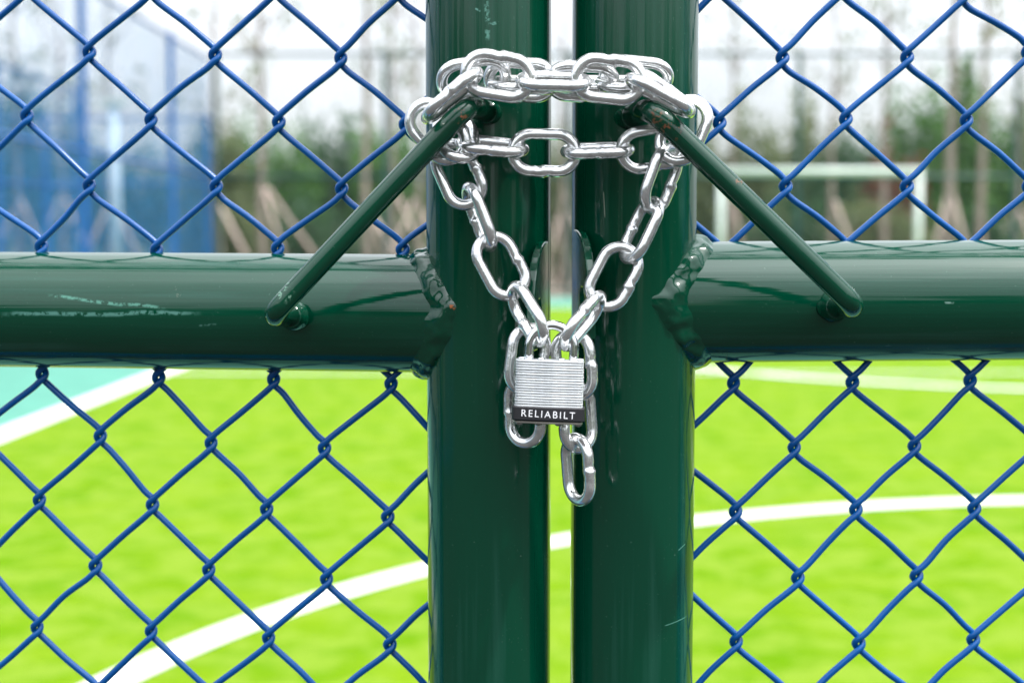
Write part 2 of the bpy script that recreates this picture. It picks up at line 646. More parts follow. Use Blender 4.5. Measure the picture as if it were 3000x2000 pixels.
def leaf_mat(name, a, b):
    m, nt, bs = new_mat(name)
    g = N(nt, 'ShaderNodeObjectInfo')
    geo = N(nt, 'ShaderNodeNewGeometry')
    f = geo.outputs['Random Per Island']
    nt.links.new(mixc(nt, f, a, b), bs.inputs['Base Color'])
    bs.inputs['Roughness'].default_value = .55
    bs.inputs['Specular IOR Level'].default_value = .35
    tr = N(nt, 'ShaderNodeBsdfTranslucent')
    nt.links.new(mixc(nt, f, tuple(c * 1.2 for c in a), tuple(c * 1.3 for c in b)), tr.inputs['Color'])
    mx = N(nt, 'ShaderNodeMixShader')
    mx.inputs[0].default_value = .42
    nt.links.new(bs.outputs[0], mx.inputs[1])
    nt.links.new(tr.outputs[0], mx.inputs[2])
    nt.links.new(mx.outputs[0], nt.nodes['Material Output'].inputs['Surface'])
    return m


M_LEAF_MID = leaf_mat('mid_green_leaf', (.045, .130, .026), (.110, .225, .050))
M_LEAF_DARK = leaf_mat('dark_green_leaf', (.030, .080, .038), (.075, .140, .060))
M_LEAF_OLIVE = leaf_mat('olive_leaf', (.095, .125, .050), (.180, .210, .100))
M_LEAF_RED = leaf_mat('reddish_leaf', (.13, .035, .028), (.22, .085, .055))
M_LEAF_TEAL = leaf_mat('bluish_green_leaf', (.035, .105, .090), (.080, .160, .135))


def leaf_cloud(mb, blobs, n, size, seed):
    g = np.random.default_rng(seed)
    w = np.array([b[3] * b[4] * b[5] for b in blobs]) ** .8
    idx = g.choice(len(blobs), n, p=w / w.sum())
    B = np.array(blobs)[idx]
    d = g.normal(size=(n, 3))
    d /= np.linalg.norm(d, axis=1)[:, None]
    rr = g.uniform(.25, 1.0, n) ** .5
    rr *= 1 + .22 * g.normal(size=n)
    c = B[:, :3] + d * B[:, 3:6] * rr[:, None]
    a = g.normal(size=(n, 3))
    a /= np.linalg.norm(a, axis=1)[:, None]
    b = np.cross(a, g.normal(size=(n, 3)))
    b /= np.linalg.norm(b, axis=1)[:, None]
    s = size * g.uniform(.6, 1.4, n)[:, None]
    v = np.stack([c + a * s, c + b * s * .45, c - a * s, c - b * s * .45], 1)
    mb.add(v.reshape(-1, 3), [(4 * i, 4 * i + 1, 4 * i + 2, 4 * i + 3) for i in range(n)])


def shrub(x, y, w, h, mat, label, n=2600, seed=1, cat='bush', name='garden_shrub', lobes=7, conic=False, dep=None, z0=0.0):
    root = empty(name, (x, y, z0))
    g = random.Random(seed)
    dep = dep or w * .55
    blobs = []
    for i in range(lobes):
        if conic:
            t = i / (lobes - 1)
            q = (1 - t) ** .7 * .5 + .10
            blobs.append((g.uniform(-.1, .1) * w, 0, h * (.12 + .80 * t), w * q, dep * q, h * .14))
        else:
            u = (i + .5) / lobes - .5
            top = h * g.uniform(.62, 1.0) * (1 - .5 * abs(u) ** 2)
            blobs.append((u * w * .9, g.uniform(-.25, .25) * dep, top * .55, w / lobes * g.uniform(.9, 1.5), dep * .5, top * .47))
    mb = MB()
    leaf_cloud(mb, blobs, n, .10 if w < 4 else .14, seed)
    mb.build('foliage', mat, root, smooth=False)
    mb = MB()
    for i in range(3 if not conic else 1):
        bx = blobs[(i * 2) % lobes][0] if not conic else 0
        mb.tube([(bx * .6, 0, -.1), (bx * .8, 0, h * .3), (bx, 0, h * .6)], [.06, .045, .02], 6)
    mb.build('stem', M_BARK, root)
    return tag(root, label, cat)


def gx(px, y):
    return (px - 1500) / FPX * (y - CAM_Y)


def gz(py, y):
    """Height of a spot at image row py and depth y."""
    r = ray(1500, py)
    return CAM_Z + r.z * ((y - CAM_Y) / r.y)


def sapling(px, y, h, label, seed, lean=0.0, poles=((-.9, .1), (.85, -.1)), rad=.075, leafy=130, kind=None):
    g = random.Random(seed)
    root = empty('young_tree', (gx(px, y), y, 0))
    mb = MB()
    n = 9
    pts = [(lean * h * (i / n) + g.uniform(-.04, .04), g.uniform(-.04, .04), h * i / n - .1) for i in range(n + 1)]
    mb.tube(pts, [rad * .78 * (1 - .72 * i / n) for i in range(n + 1)], 8)
    mb.build('trunk', M_BARK, root)
    mb = MB()
    blobs = []
    for i in range(13):
        t = g.uniform(.42, .98)
        b = Vector((lean * h * t, 0, h * t))
        an = g.uniform(0, 6.28)
        e = b + Vector((math.cos(an), math.sin(an), 1.0)) * g.uniform(.35, .95)
        mid = (b + e) / 2 + Vector((0, 0, -.06))
        mb.tube([b, mid, e], [.022, .015, .006], 5)
        blobs.append((e.x, e.y, e.z, g.uniform(.18, .4), g.uniform(.18, .4), g.uniform(.2, .4)))
    mb.build('branches', M_BARK, root)['kind'] = 'stuff'
    mb = MB()
    leaf_cloud(mb, blobs, leafy, .085, seed)
    mb.build('crown', kind or M_LEAF_OLIVE, root, smooth=False)
    for dx, dy in poles:
        mb = MB()
        mb.tube([(dx, dy, -.05), (dx * .06 + lean * 1.5, dy * .1, 1.55 + .5 * g.random())], [.045, .036], 8)
        mb.build('support_pole', M_PROP, root)
    return tag(root, label, 'tree')


TL = 'young staked tree beyond the green wire fence, '
saplings = [
    (640, 27.5, 7.0, TL + 'nearest the blue fence corner', 11, .0, ((.95, -.1),), .11),
    (772, 28.5, 7.5, TL + 'prop leaning right', 12, .0, ((.62, 0), (1.5, .5)), .12),
    (1075, 28.0, 7.8, TL + 'thick pale trunk', 13, .005, ((1.1, -.1), (.45, .5)), .12),
    (1155, 30.0, 7.5, TL + 'thin, close to left gate post', 14, -.004, ((1.0, 0),), .09),
    (1225, 29.0, 7.2, TL + 'half hidden by the left gate post', 15, .0, ((-.9, .1), (.7, .2)), .08),
    (2434, 29.0, 7.0, TL + 'faint thin trunk above the goal crossbar', 16, .0, ((.75, -.1),), .08),
    (2583, 28.0, 7.2, TL + 'beside the reddish shrubs over the goal', 17, -.003, ((.25, .8),), .09),
    (2776, 26.8, 7.5, TL + 'stout trunk right of the goal', 18, .0, ((-.45, -.1), (.55, -.1)), .14),
    (2868, 28.5, 7.6, TL + 'pinkish trunk near the right fence post', 19, .006, ((.35, .6),), .12),
    (2975, 31.0, 7.0, TL + 'at the far right edge of the field', 20, .0, ((-.9, .2), (.8, .2)), .08),
    (1648, 30.0, 7.5, TL + 'seen through the gap between the gate posts', 21, .0, ((-.5, .1), (.8, .1)), .08),
    (2140, 30.5, 7.4, TL + 'over the left end of the goal crossbar', 22, .0, ((.5, .4),), .07),
]
for a in saplings:
    sapling(*a)
for i, (px, y, h, lb) in enumerate([(330, 30, 7.2, 'young thin tree behind the blue fences, right of the white post'),
                                    (60, 29, 7.0, 'young thin tree behind the blue fences, at the left edge'),
                                    (190, 33, 7.0, 'slender tree farther back behind the blue fences')]):
    sapling(px, y, h, lb, 40 + i)

# shrub belt: (centre px, depth, top py, width px, material, label)
belt = [
    (640, 33, 395, 210, M_LEAF_OLIVE, 'olive bush behind the tree at the blue fence corner'),
    (800, 34, 368, 260, M_LEAF_MID, 'bright mid-green bush between two pinkish tree trunks'),
    (985, 35, 352, 260, M_LEAF_DARK, 'dark green bush left of the thick pale trunk'),
    (1180, 34, 385, 240, M_LEAF_MID, 'green bush half hidden by the left gate post'),
    (1400, 34, 360, 260, M_LEAF_OLIVE, 'olive bush behind the left gate post'),
    (1650, 34, 385, 260, M_LEAF_OLIVE, 'olive bush seen through the gap between gate posts'),
    (1900, 34, 350, 260, M_LEAF_MID, 'green bush behind the right gate post'),
    (2130, 33, 322, 260, M_LEAF_OLIVE, 'olive bush over the left end of the goal'),
    (2330, 34, 318, 240, M_LEAF_OLIVE, 'grey-olive bush over the middle of the goal crossbar'),
    (2480, 33, 360, 200, M_LEAF_DARK, 'low dark bush over the goal crossbar beside the reddish ones'),
    (2690, 35, 262, 190, M_LEAF_MID, 'rounded light green bush over the right end of the goal'),
    (2940, 33, 235, 230, M_LEAF_MID, 'tall green bush at the right edge'),
]
for i, (px, y, top, wpx, mt, lb) in enumerate(belt):
    shrub(gx(px, y), y, wpx / FPX * (y + .7) * 1.15, gz(top, y) * 1.13, mt, lb, 5200, 100 + i)
shrub(gx(2812, 32), 32, 1.25, gz(140, 32), M_LEAF_MID, 'narrow conical green tree rising above the right goal post', 3600, 130, 'tree', 'conifer_tree', 9, True)
shrub(gx(2655, 30.5), 30.5, .85, gz(345, 30.5), M_LEAF_RED, 'reddish shrub over the right half of the crossbar', 700, 131, lobes=4)
shrub(gx(2575, 30.5), 30.5, .6, gz(380, 30.5), M_LEAF_RED, 'small reddish shrub left of the larger red one', 400, 132, lobes=3)
for i, (px, y, top, wpx, lb) in enumerate([(40, 34, 225, 240, 'bluish green bush behind the blue fences at the left edge'),
                                           (215, 35, 330, 260, 'low bluish green bush behind the blue fences'),
                                           (420, 36, 360, 260, 'bluish bush behind the far corner of the blue fences')]):
    shrub(gx(px, y), y, wpx / FPX * (y + .7) * 1.2, gz(top, y) * 1.1, M_LEAF_TEAL, lb, 4200, 140 + i)
low = [(700, 31, 560, 150, M_LEAF_OLIVE, 'low plant at the foot of the bright bush'), (910, 31.5, 560, 200, M_LEAF_DARK, 'low dark plant behind the leaning prop poles'),
       (2300, 31, 520, 260, M_LEAF_DARK, 'low dark plant seen through the goal'), (2590, 29.6, 500, 240, M_LEAF_OLIVE, 'low olive plant seen through the goal, right half'),
       (2890, 30, 545, 130, M_LEAF_DARK, 'low black-green plant right of the goal between prop poles'),
       (1120, 31, 600, 200, M_LEAF_DARK, 'low dark plant beside the left gate post')]
for i, (px, y, top, wpx, mt, lb) in enumerate(low):
    shrub(gx(px, y), y, wpx / FPX * (y + .7) * 1.1, gz(top, y), mt, lb, 1100, 160 + i, lobes=5)

# trees behind the photographer: they show as dark reflections in the glossy tubes and the chain
mb = MB()
g_ = random.Random(3)
blobs = []
for i in range(64):
    an = math.radians(158 + i * 3.55)             # from the left side, round behind the camera, to the right side
    rad = 21 + g_.uniform(-1.5, 1.5)
    if i in (14, 25, 33, 34, 43):
        continue
    h = g_.uniform(2.8, 5.2)
    blobs.append((rad * 1.15 * math.cos(an), rad * math.sin(an) + 1.0, h * .5, g_.uniform(.8, 1.3), g_.uniform(.8, 1.3), h * .52))
leaf_cloud(mb, blobs, 22000, .30, 77)
tag(mb.build('wood', M_LEAF_DARK, smooth=False), 'dark tree belt across the road behind the photographer', 'wood', kind='stuff')

# ------------------------------------------------------------------ the gate
POST_R = 0.0312
XL, XR = (1432 - 1500) / FPX * 0.715, (1856 - 1500) / FPX * 0.715


class Leaf:
    """One gate leaf: its own upright frame, local x along the leaf, local y depth."""

    def __init__(self, x, rz, s, ends, rv, rr):
        self.x, self.rz, self.s, self.rv, self.rr = x, rz, s, rv, rr
        self.M = Matrix.Translation((x, 0, 0)) @ Matrix.Rotation(rz, 4, 'Z')
        self.I = self.M.inverted()
        a, b = self.at(*ends[0], rv), self.at(*ends[1], rv)
        self.slope = (b.z - a.z) / (b.x - a.x)
        self.z0 = a.z - self.slope * a.x          # rail height at the post axis

    def at(self, px, py, v):
        o, d = self.I @ CAM, self.I.to_3x3() @ ray(px, py)
        return o + d * ((v - o.y) / d.y)

    def loc(self, p):
        return self.I @ p


LEFT = Leaf(XL, math.radians(-5.0), -1, [(0, 906), (1250, 918)], .005, .0300)
RGT = Leaf(XR, math.radians(1.8), 1, [(3000, 878.5), (2050, 885)], .0035, .0306)
LEAF_W, Z_TOP, Z_BOT = .93, 2.02, .10

D = 1.2755     # the node readings below were taken on a 2352 px wide view
NODES = {
    'lu': {(0, 0): (205, 122), (2, 0): (495, 128), (4, 0): (783, 135), (-1, -1): (62, 268), (1, -1): (347, 277), (3, -1): (640, 282), (5, -1): (932, 287),
           (0, -2): (205, 428), (2, -2): (497, 430), (4, -2): (785, 435), (-1, -3): (95, 568), (1, -3): (360, 576), (3, -3): (638, 572), (5, -3): (925, 574)},
    'll': {(0, 0): (97, 860), (2, 0): (365, 868), (4, 0): (628, 872), (6, 0): (898, 882), (1, -1): (230, 1003), (3, -1): (485, 1018), (5, -1): (745, 1030),
           (0, -2): (90, 1150), (2, -2): (350, 1160), (4, -2): (612, 1170), (6, -2): (890, 1187), (1, -3): (219, 1300), (3, -3): (479, 1309), (5, -3): (750, 1330),
           (0, -4): (85, 1442), (2, -4): (347, 1450), (4, -4): (617, 1465), (6, -4): (895, 1480)},
    'ru': {(0, 0): (1797, 132), (2, 0): (2083, 130), (4, 0): (2362, 118), (-1, -1): (1653, 281), (1, -1): (1943, 272), (3, -1): (2220, 275), (0, -2): (1805, 427),
           (2, -2): (2083, 427), (4, -2): (2362, 426)},
    'rl': {(0, 0): (1685, 878), (2, 0): (1957, 876), (4, 0): (2228, 871), (1, -1): (1824, 1026), (3, -1): (2100, 1022), (5, -1): (2374, 1020), (0, -2): (1690, 1173),
           (2, -2): (1965, 1168), (4, -2): (2238, 1165), (1, -3): (1832, 1325), (3, -3): (2105, 1320), (0, -4): (1690, 1471), (2, -4): (1972, 1475), (4, -4): (2235, 1466)},
}
WIRE_R, WIRE_V = .00174, .006
SCARS = []


def chain_link(leaf, key, z_lo, z_hi, parent, seed):
    """Interlocked zigzag wires of one chain-link panel; every wire is a part."""
    g = random.Random(seed)
    nodes = {k: leaf.at(p[0] * D, p[1] * D, WIRE_V) for k, p in NODES[key].items()}
    A = np.array([(1, c, r) for c, r in nodes])
    X, *_ = np.linalg.lstsq(A, np.array([n.x for n in nodes.values()]), rcond=None)
    Z, *_ = np.linalg.lstsq(A, np.array([n.z for n in nodes.values()]), rcond=None)
    jit = {}

    def node(c, r):
        if (c, r) in nodes:
            n = nodes[(c, r)]
            return n.x, n.z
        if (c, r) not in jit:
            jit[(c, r)] = (X @ (1, c, r) + g.gauss(0, .0009), Z @ (1, c, r) + g.gauss(0, .0009))
        return jit[(c, r)]
    x_in, x_out = leaf.s * .012, leaf.s * (LEAF_W - .01)
    xa, xb = min(x_in, x_out), max(x_in, x_out)
    k = 0
    ks = []
    for c in range(-60, 60):
        x0, x1 = X @ (1, c, 0), X @ (1, c + 1, 0)
        if min(x0, x1) > xa - .004 and max(x0, x1) < xb + .004 or min(x0, x1) < x_in < max(x0, x1):
            ks.append(c)
    r0 = int((z_lo - Z[0]) / Z[2]) - 3
    r1 = int((z_hi - Z[0]) / Z[2]) + 3
    for c in ks:
        pts = []
        for r in range(r0, r1 + 1):
            right = (c + 1 + r) % 2 == 0
            nx, nz = node(c + 1, r) if right else node(c, r)
            w = 1.15 + g.uniform(-.12, .12)
            if right:
                q = [(-5.0, -7.2, -1.65), (-.6, -3.3, -1.75), (1.42 * w, -1.1, -.8), (1.42 * w, 1.3, .6), (-.9, 3.9, 1.75), (-5.0, 7.6, 1.65)]
            else:
                q = [(5.0, -7.6, 1.65), (.9, -3.9, 1.75), (-1.42 * w, -1.3, .6), (-1.42 * w, 1.1, -.8), (.6, 3.3, -1.75), (5.0, 7.2, -1.65)]
            for dx, dz, dv in q:
                pts.append((nx + dx * .001, WIRE_V + dv * .001, nz + dz * .001))
            if r < r1:               # the strands bow a little between the knots
                mx, mz = node(c, r + 1) if right else node(c + 1, r + 1)
                pts.append(((nx + mx) / 2 + g.gauss(0, .0003), WIRE_V + (.0012 if right else -.0012), (nz + mz) / 2 + g.gauss(.0003, .0003)))
        P = bez(pts, 4)
        inside = (P[:, 2] > z_lo) & (P[:, 2] < z_hi)
        if not inside.any():
            continue
        i0, i1 = np.where(inside)[0][[0, -1]]
        mb = MB()
        mb.tube(P[i0:i1 + 1], WIRE_R, 8)
        mb.build('mesh_wire', M_WIRE, parent)


def fbm(p, seed):
    x, y, z = (q * 1.0 for q in p)
    a = mnoise.noise((x * 120 + seed * 7.7, y * 120, z * 120))
    b = mnoise.noise((x * 230, y * 230 + seed * 3.3, z * 230))
    return .85 * a + .26 * b


def weld_saddle(leaf, mat, parent, seed):
    """Lumpy hand-laid fillet where the rail meets the post."""
    n, m = 260, 18

    def seam(t, r):
        v = leaf.rv + r * math.cos(t)
        x = math.sqrt(max(POST_R ** 2 - v * v, 9e-6)) * leaf.s
        v = max(min(v, POST_R), -POST_R)
        return Vector((x, v, leaf.z0 + leaf.slope * x + r * math.sin(t)))
    grid = []
    for i in range(n):
        t = 2 * math.pi * i / n
        s0 = seam(t, leaf.rr)
        e1 = .0098 * (1 + .34 * fbm(s0, seed))
        e2 = .0038 * (1 + .34 * fbm(s0 * 1.3, seed + 4))
        pr = s0 + Vector((leaf.s * e1, 0, 0))
        pp = seam(t, leaf.rr + e2)
        nr = Vector((0, math.cos(t), math.sin(t)))
        npst = Vector((pp.x, pp.y, 0)).normalized()
        up = (nr + npst).normalized()
        for k in range(m):
            s = k / (m - 1)
            b = (pr - nr * .0008) * (1 - s) ** 2 + (s0 + up * .0022) * 2 * s * (1 - s) + (pp - npst * .0008) * s * s
            w = math.sin(math.pi * s) ** 1.1
            grid.append(tuple(b + up * (w * (.0017 + .0024 * fbm(b, seed + 9)))))
    f = []
    for i in range(n):
        j = (i + 1) % n
        for k in range(m - 1):
            q = (i * m + k, j * m + k, j * m + k + 1, i * m + k + 1)
            f.append(q if leaf.s > 0 else q[::-1])
    mb = MB()
    mb.add(grid, f)
    return mb.build('weld_seam', mat, parent)


def collar(c, axis, r, mat, parent, seed):
    """Flared weld round the foot of the handle bar."""
    ax = Vector(axis).normalized()
    n, sides = 12, 32
    pts, rr = [], np.zeros((n, sides))
    for i in range(n):
        q = i / (n - 1)
        pts.append(tuple(Vector(c) + ax * (-.004 + .009 * q)))
        for k in range(sides):
            ph = 2 * math.pi * k / sides
            nz = mnoise.noise((math.cos(ph) * 1.4, math.sin(ph) * 1.4, seed + q * 1.5))
            rr[i, k] = r - .0003 + .0021 * (1 - q) ** 2.4 * (1 + .5 * nz)
    mb = MB()
    mb.tube(pts, rr, sides)
    return mb.build('weld_seam', mat, parent)


def gate_leaf(leaf, keys, label, handle, seed, ear, scars, rust, post_marks):
    root = empty('gate_leaf', (leaf.x, 0, 0), leaf.rz)
    s = leaf.s
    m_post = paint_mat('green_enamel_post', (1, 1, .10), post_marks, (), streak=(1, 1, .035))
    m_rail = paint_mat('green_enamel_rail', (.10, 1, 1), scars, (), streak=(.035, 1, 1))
    m_bar = paint_mat('green_enamel_bar', (1, 1, 1), (), rust)
    m_weld = paint_mat('green_enamel_weld', (1, 1, 1), (), rust, lump=True)
    # upright next to the gap, and the outer upright
    for x, nm in ((0, 'gate_post'), (s * LEAF_W, 'gate_post')):
        mb = MB()
        zz = np.linspace(.05, 2.06, 60)
        mb.tube([(x, 0, z) for z in zz], POST_R, 96, up=(1, 0, 0))
        mb.build(nm, m_post, root, angle=40)
    for z, sl, r, v in ((leaf.z0, leaf.slope, leaf.rr, leaf.rv), (Z_TOP, leaf.slope, .03, .003), (Z_BOT, leaf.slope, .03, .003)):
        mb = MB()
        xs = np.linspace(s * .004, s * (LEAF_W - .004), 40)
        mb.tube([(x, v, z + sl * x) for x in xs], r, 96, up=(0, 0, 1))
        mb.build('gate_rail', m_rail, root, angle=40)
    weld_saddle(leaf, m_weld, root, seed)
    chain_link(leaf, keys[0], leaf.z0 + .004, Z_TOP, root, seed)
    chain_link(leaf, keys[1], Z_BOT, leaf.z0 - .004, root, seed + 50)
    # round handle bar from post to rail
    h = [leaf.loc(at(*p)) for p in handle['pts']]
    pts = fillet(h, (.013, .008), 10)
    r = handle['r']
    mb = MB()
    mb.tube(pts, r, 28)
    mb.build('handle_bar', m_bar, root)
    for k, (a, b) in enumerate(((h[0], h[1]), (h[3], h[2]))):
        collar(a + (b - a).normalized() * handle['col'][k], b - a, r + .0008, m_weld, root, seed + 7 * k)
    # hasp ear: quarter-moon plate with an open slot, standing out of the post beside the gap
    e0, e1 = leaf.loc(at(*ear['flank'])), leaf.loc(at(*ear['front']))
    zb = e0.z - .052
    out = []
    for q in np.linspace(0, 1, 14):
        out.append((q, zb + (e0.z - zb) * (1 - (1 - ear['drop']) * 0 - ear['drop'] * (1 - math.sqrt(max(0, 1 - q ** 2.2))))))
    out += [(1, zb), (.72, zb), (.72, zb + .020), (.66, zb + .024), (.56, zb + .024), (.5, zb + .020), (.5, zb), (0, zb)]
    th = .0042
    dx, dy = e1.x - e0.x, e1.y - e0.y
    L = math.hypot(dx, dy)
    nx, ny = dy / L, -dx / L
    mb = MB()
    mb.prism(out, 0, th * ear['side'], lambda q, z, d: (e0.x + dx * q + nx * d, e0.y + dy * q + ny * d, z))
    o = mb.build('hasp_ear', m_bar, root, smooth=False)
    bv = o.modifiers.new('bevel', 'BEVEL')
    bv.width = .0008
    bv.segments = 2
    return tag(root, label, 'gate', 'two leaves of the double gate')


def rail_marks(px):   # (x, z) of two spots on the rail's front, in leaf coordinates
    return [tuple((p.x, p.z)) for p in (LEFT.at(*q, -.022) for q in px)]


MINT = (.16, .46, .36)
sm = rail_marks([(140, 866), (495, 902), (0, 917), (600, 915), (235, 880), (260, 905), (585, 953), (640, 948), (510, 835), (530, 870)])
scarL = [(sm[0], sm[1], .0011, 'x', 'z', MINT, .44), (sm[2], sm[3], .0014, 'x', 'z', (.14, .38, .32), .42), (sm[6], sm[7], .0007, 'x', 'z', (.10, .26, .21), .45),
         (sm[8], sm[9], .0016, 'x', 'z', (.18, .20, .15), .52)]
sr = [tuple((p.x, p.z)) for p in (RGT.at(*q, -.024) for q in [(2760, 886), (2790, 886), (2115, 1040), (2145, 1047)])]
scarR = [(sr[0], sr[1], .0007, 'x', 'z', (.30, .48, .42), .40), (sr[2], sr[3], .0008, 'x', 'z', (.35, .40, .30), .42)]
pm = [tuple((p.x, p.z)) for p in (LEFT.at(*q, -.026) for q in [(1430, 0), (1433, 125), (1430, 80), (1458, 72), (1395, 30), (1412, 38)])]
postL = [(pm[0], pm[1], .0015, 'x', 'z', (.16, .42, .34), .46), (pm[2], pm[3], .0009, 'x', 'z', (.20, .50, .42), .42), (pm[4], pm[5], .0006, 'x', 'z', (.20, .50, .42), .40)]
pr = [tuple((p.x, p.z)) for p in (RGT.at(*q, -.022) for q in [(1940, 1822), (2015, 1810), (1870, 1745), (1878, 1765), (1770, 640), (1765, 560), (1985, 1610), (2010, 1595)])]
postR = [(pr[0], pr[1], .0003, 'x', 'z', (.16, .45, .36), .30), (pr[4], pr[5], .0003, 'x', 'z', (.40, .45, .35), .30), (pr[6], pr[7], .0003, 'x', 'z', (.18, .45, .38), .30)]
RUST = (.17, .055, .018)
rl = [LEFT.loc(at(*q)) for q in [(1348, 340, -.065), (830, 855, -.067), (1322, 898, -.028)]]
rustL = [(tuple(rl[0]), .0050, RUST, .56), (tuple(rl[1]), .0060, (.22, .40, .30), .54), (tuple(rl[2]), .0026, (.35, .10, .02), .50)]
rq = [RGT.loc(at(*q)) for q in [(1921, 342, -.066), (1965, 375, -.067), (2052, 1060, -.010), (2170, 1180 - 645, -.067)]]
rustR = [(tuple(rq[0]), .0045, RUST, .52), (tuple(rq[1]), .0068, RUST, .55), (tuple(rq[2]), .0032, (.35, .11, .03), .48), (tuple(rq[3]), .003, RUST, .52)]

gate_leaf(LEFT, ('lu', 'll'), 'dark green gate leaf with mint scratches along its mid rail and blue chain-link infill',
          dict(pts=[(1436, 334, -.027), (1374, 306, -.0625), (796, 924, -.0635), (862, 926, -.021)], r=.0050, col=(.003, .004)), 1,
          dict(flank=(1607, 706, -.0135), front=(1564, 706, -.046), drop=.80, side=1), scarL, rustL, postL)
gate_leaf(RGT, ('ru', 'rl'), 'dark green gate leaf whose handle bar has rust chips at its upper bend',
          dict(pts=[(1842, 346, -.027), (1906, 316, -.0625), (2506, 898, -.0635), (2440, 898, -.024)], r=.0052, col=(.003, .004)), 2,
          dict(flank=(1679, 672, -.0135), front=(1722, 672, -.046), drop=.62, side=-1), scarR, rustR, postR)

# ------------------------------------------------------------------ chain
L_OUT, W_OUT, W_D = .0350, .0226, .0054


def link_mesh(seed):
    r_end, half = (W_OUT - W_D) / 2, (L_OUT - W_OUT) / 2
    pts = []
    for i in range(14):
        pts.append((-half + 2 * half * i / 14, -r_end, 0, 1))
    for i in range(18):
        a = -math.pi / 2 + math.pi * i / 18
        pts.append((half + r_end * math.cos(a), r_end * math.sin(a), 0, 0))
    for i in range(14):
        pts.append((half - 2 * half * i / 14, r_end, 0, 2))
    for i in range(18):
        a = math.pi / 2 + math.pi * i / 18
        pts.append((-half + r_end * math.cos(a), r_end * math.sin(a), 0, 0))
    n, sides = len(pts), 20
    rr = np.zeros((n, sides))
    P = []
    off = rnd.uniform(-.0012, .0012)
    for i, (x, y, z, tg) in enumerate(pts):
        wv = 0.0
        if tg == 1:       # butt weld with a rough flash on this side
            d = (x - off) / .0011
            wv = .13 * math.exp(-d * d) - .05 * math.exp(-((x - off - .0026) / .0012) ** 2)
            y += .00022 * math.copysign(1, x - off) * (1 if abs(x - off) < .004 else 0)
        P.append((x, y, z))
        for k in range(sides):
            ph = 2 * math.pi * k / sides
            q = (x * 260 + math.cos(ph), y * 260 + math.sin(ph), seed * 5.3)
            nn = mnoise.noise(q)
            rr[i, k] = W_D / 2 * (1 + wv * (1 + .8 * mnoise.noise((math.cos(ph) * 3, math.sin(ph) * 3, seed))) + .012 * nn)
    mb = MB()
    mb.tube(P, rr, sides, closed=True, up=(0, 0, 1))
    return mb.mesh('chain_link', M_ZINC)


LINKS = [link_mesh(i) for i in range(4)]
Q = 2.352      # readings on the enlarged views: (view x / scale + left, view y / scale + top)


def v1(x, y):
    return 1150 + x / 2.352, 100 + y / 2.352


def v2(x, y):
    return 1200 + x / 2.6133, 550 + y / 2.6133


def v3(x, y):
    return 1400 + x / 2.529, 900 + y / 2.529


# (centre on the photograph, depth, direction in the picture (down positive), roll about its length, lean towards the camera)
chain_spec = [
    # front row across the two posts, with the two slanting links at its ends
    (v1(415, 415), -.0690, 139.5, -90, 0), (v1(728, 288), -.0640, 9.5, 8, 0), (v1(1110, 325), -.0668, 1.5, 114, 0), (v1(1490, 312), -.0640, 6, 8, 0),
    (v1(1835, 420), -.0700, 29, 92, 0),
    # outer rings behind the handle bars
    (v1(312, 672), -.0520, 47, 6, 0), (v1(2006, 665), -.0520, 113, 12, 0),
    # middle row
    (v1(684, 772), -.0480, 6, 111, 0), (v1(1045, 818), -.0470, 1, 5, 0), (v1(1414, 802), -.0480, -2, 106, 0), (v1(1792, 785), -.0470, -11, 12, 0),
    (v1(440, 712), -.0440, 82, -22, 42),
    # rear rows at the top
    (v1(560, 308), -.0525, -9, 40, 0), (v1(905, 350), -.0490, 2, 112, 0), (v1(1308, 328), -.0525, 2, 48, 0), (v1(1645, 348), -.0490, 2, 112, 0),
    (v1(882, 318), -.0450, 3, 34, 0), (v1(1285, 345), -.0430, 0, 112, 0), (v1(1680, 288), -.0460, 6, 52, 0), (v1(1868, 410), -.0560, 36, 86, 0),
    (v1(398, 430), -.0560, 137, -88, 0),
    # left fall to the lock
    (v1(458, 968), -.0450, 66, 14, 0), ((1404, 636), -.0450, 69, 75, 0), ((1468, 780), -.0460, 62, -12, 0), ((1545, 920), -.0580, 58.5, 64, 27),
    # right fall to the lock
    (v1(1852, 1000), -.0480, 110, -50, 0), ((1878, 675), -.0460, 115, 64, 0), ((1798, 811), -.0460, 117, 5, 0), ((1708, 940), -.0580, 131, -70, 27),
    # tails hanging behind the lock
    (v3(368, 385), -.0470, 97, -24, 0), (v3(347, 775), -.0460, 88, 34, 0), (v3(712, 428), -.0470, 84, 24, 0), (v3(738, 815), -.0460, 86, -38, 0),
    (v3(742, 1200), -.0500, 85.5, 56, 0),
]
chain = empty('chain', at(1645, 240, -.055))
for i, ((px, py), y, ang, roll, lean) in enumerate(chain_spec):
    a0 = RIGHT * math.cos(math.radians(ang)) - UPV * math.sin(math.radians(ang))
    n0 = -FWD
    le = math.radians(lean)
    a = (a0 * math.cos(le) + n0 * math.sin(le)).normalized()
    n1 = (n0 - a * n0.dot(a)).normalized()
    b1 = n1.cross(a)
    ro = math.radians(roll)
    b = b1 * math.cos(ro) + n1 * math.sin(ro)
    nn = a.cross(b)
    o = link('chain_link', LINKS[i % 4], chain)
    c = at(px, py, y)
    if i % 2 and i not in (24, 28):
        a, b = -a, -b
    M = Matrix((a, b, nn)).transposed().to_4x4()
    M.translation = c
    o.matrix_parent_inverse = Matrix.Translation(-chain.location)
    o.matrix_basis = M
tag(chain, 'bright zinc-plated steel chain wound round both gate posts and handle bars', 'chain')

# ------------------------------------------------------------------ padlock
lock = empty('padlock', at(1609.5, 1120, -.0655))
lock.rotation_euler = (math.radians(-1.5), math.radians(1.7), math.radians(-2.0))
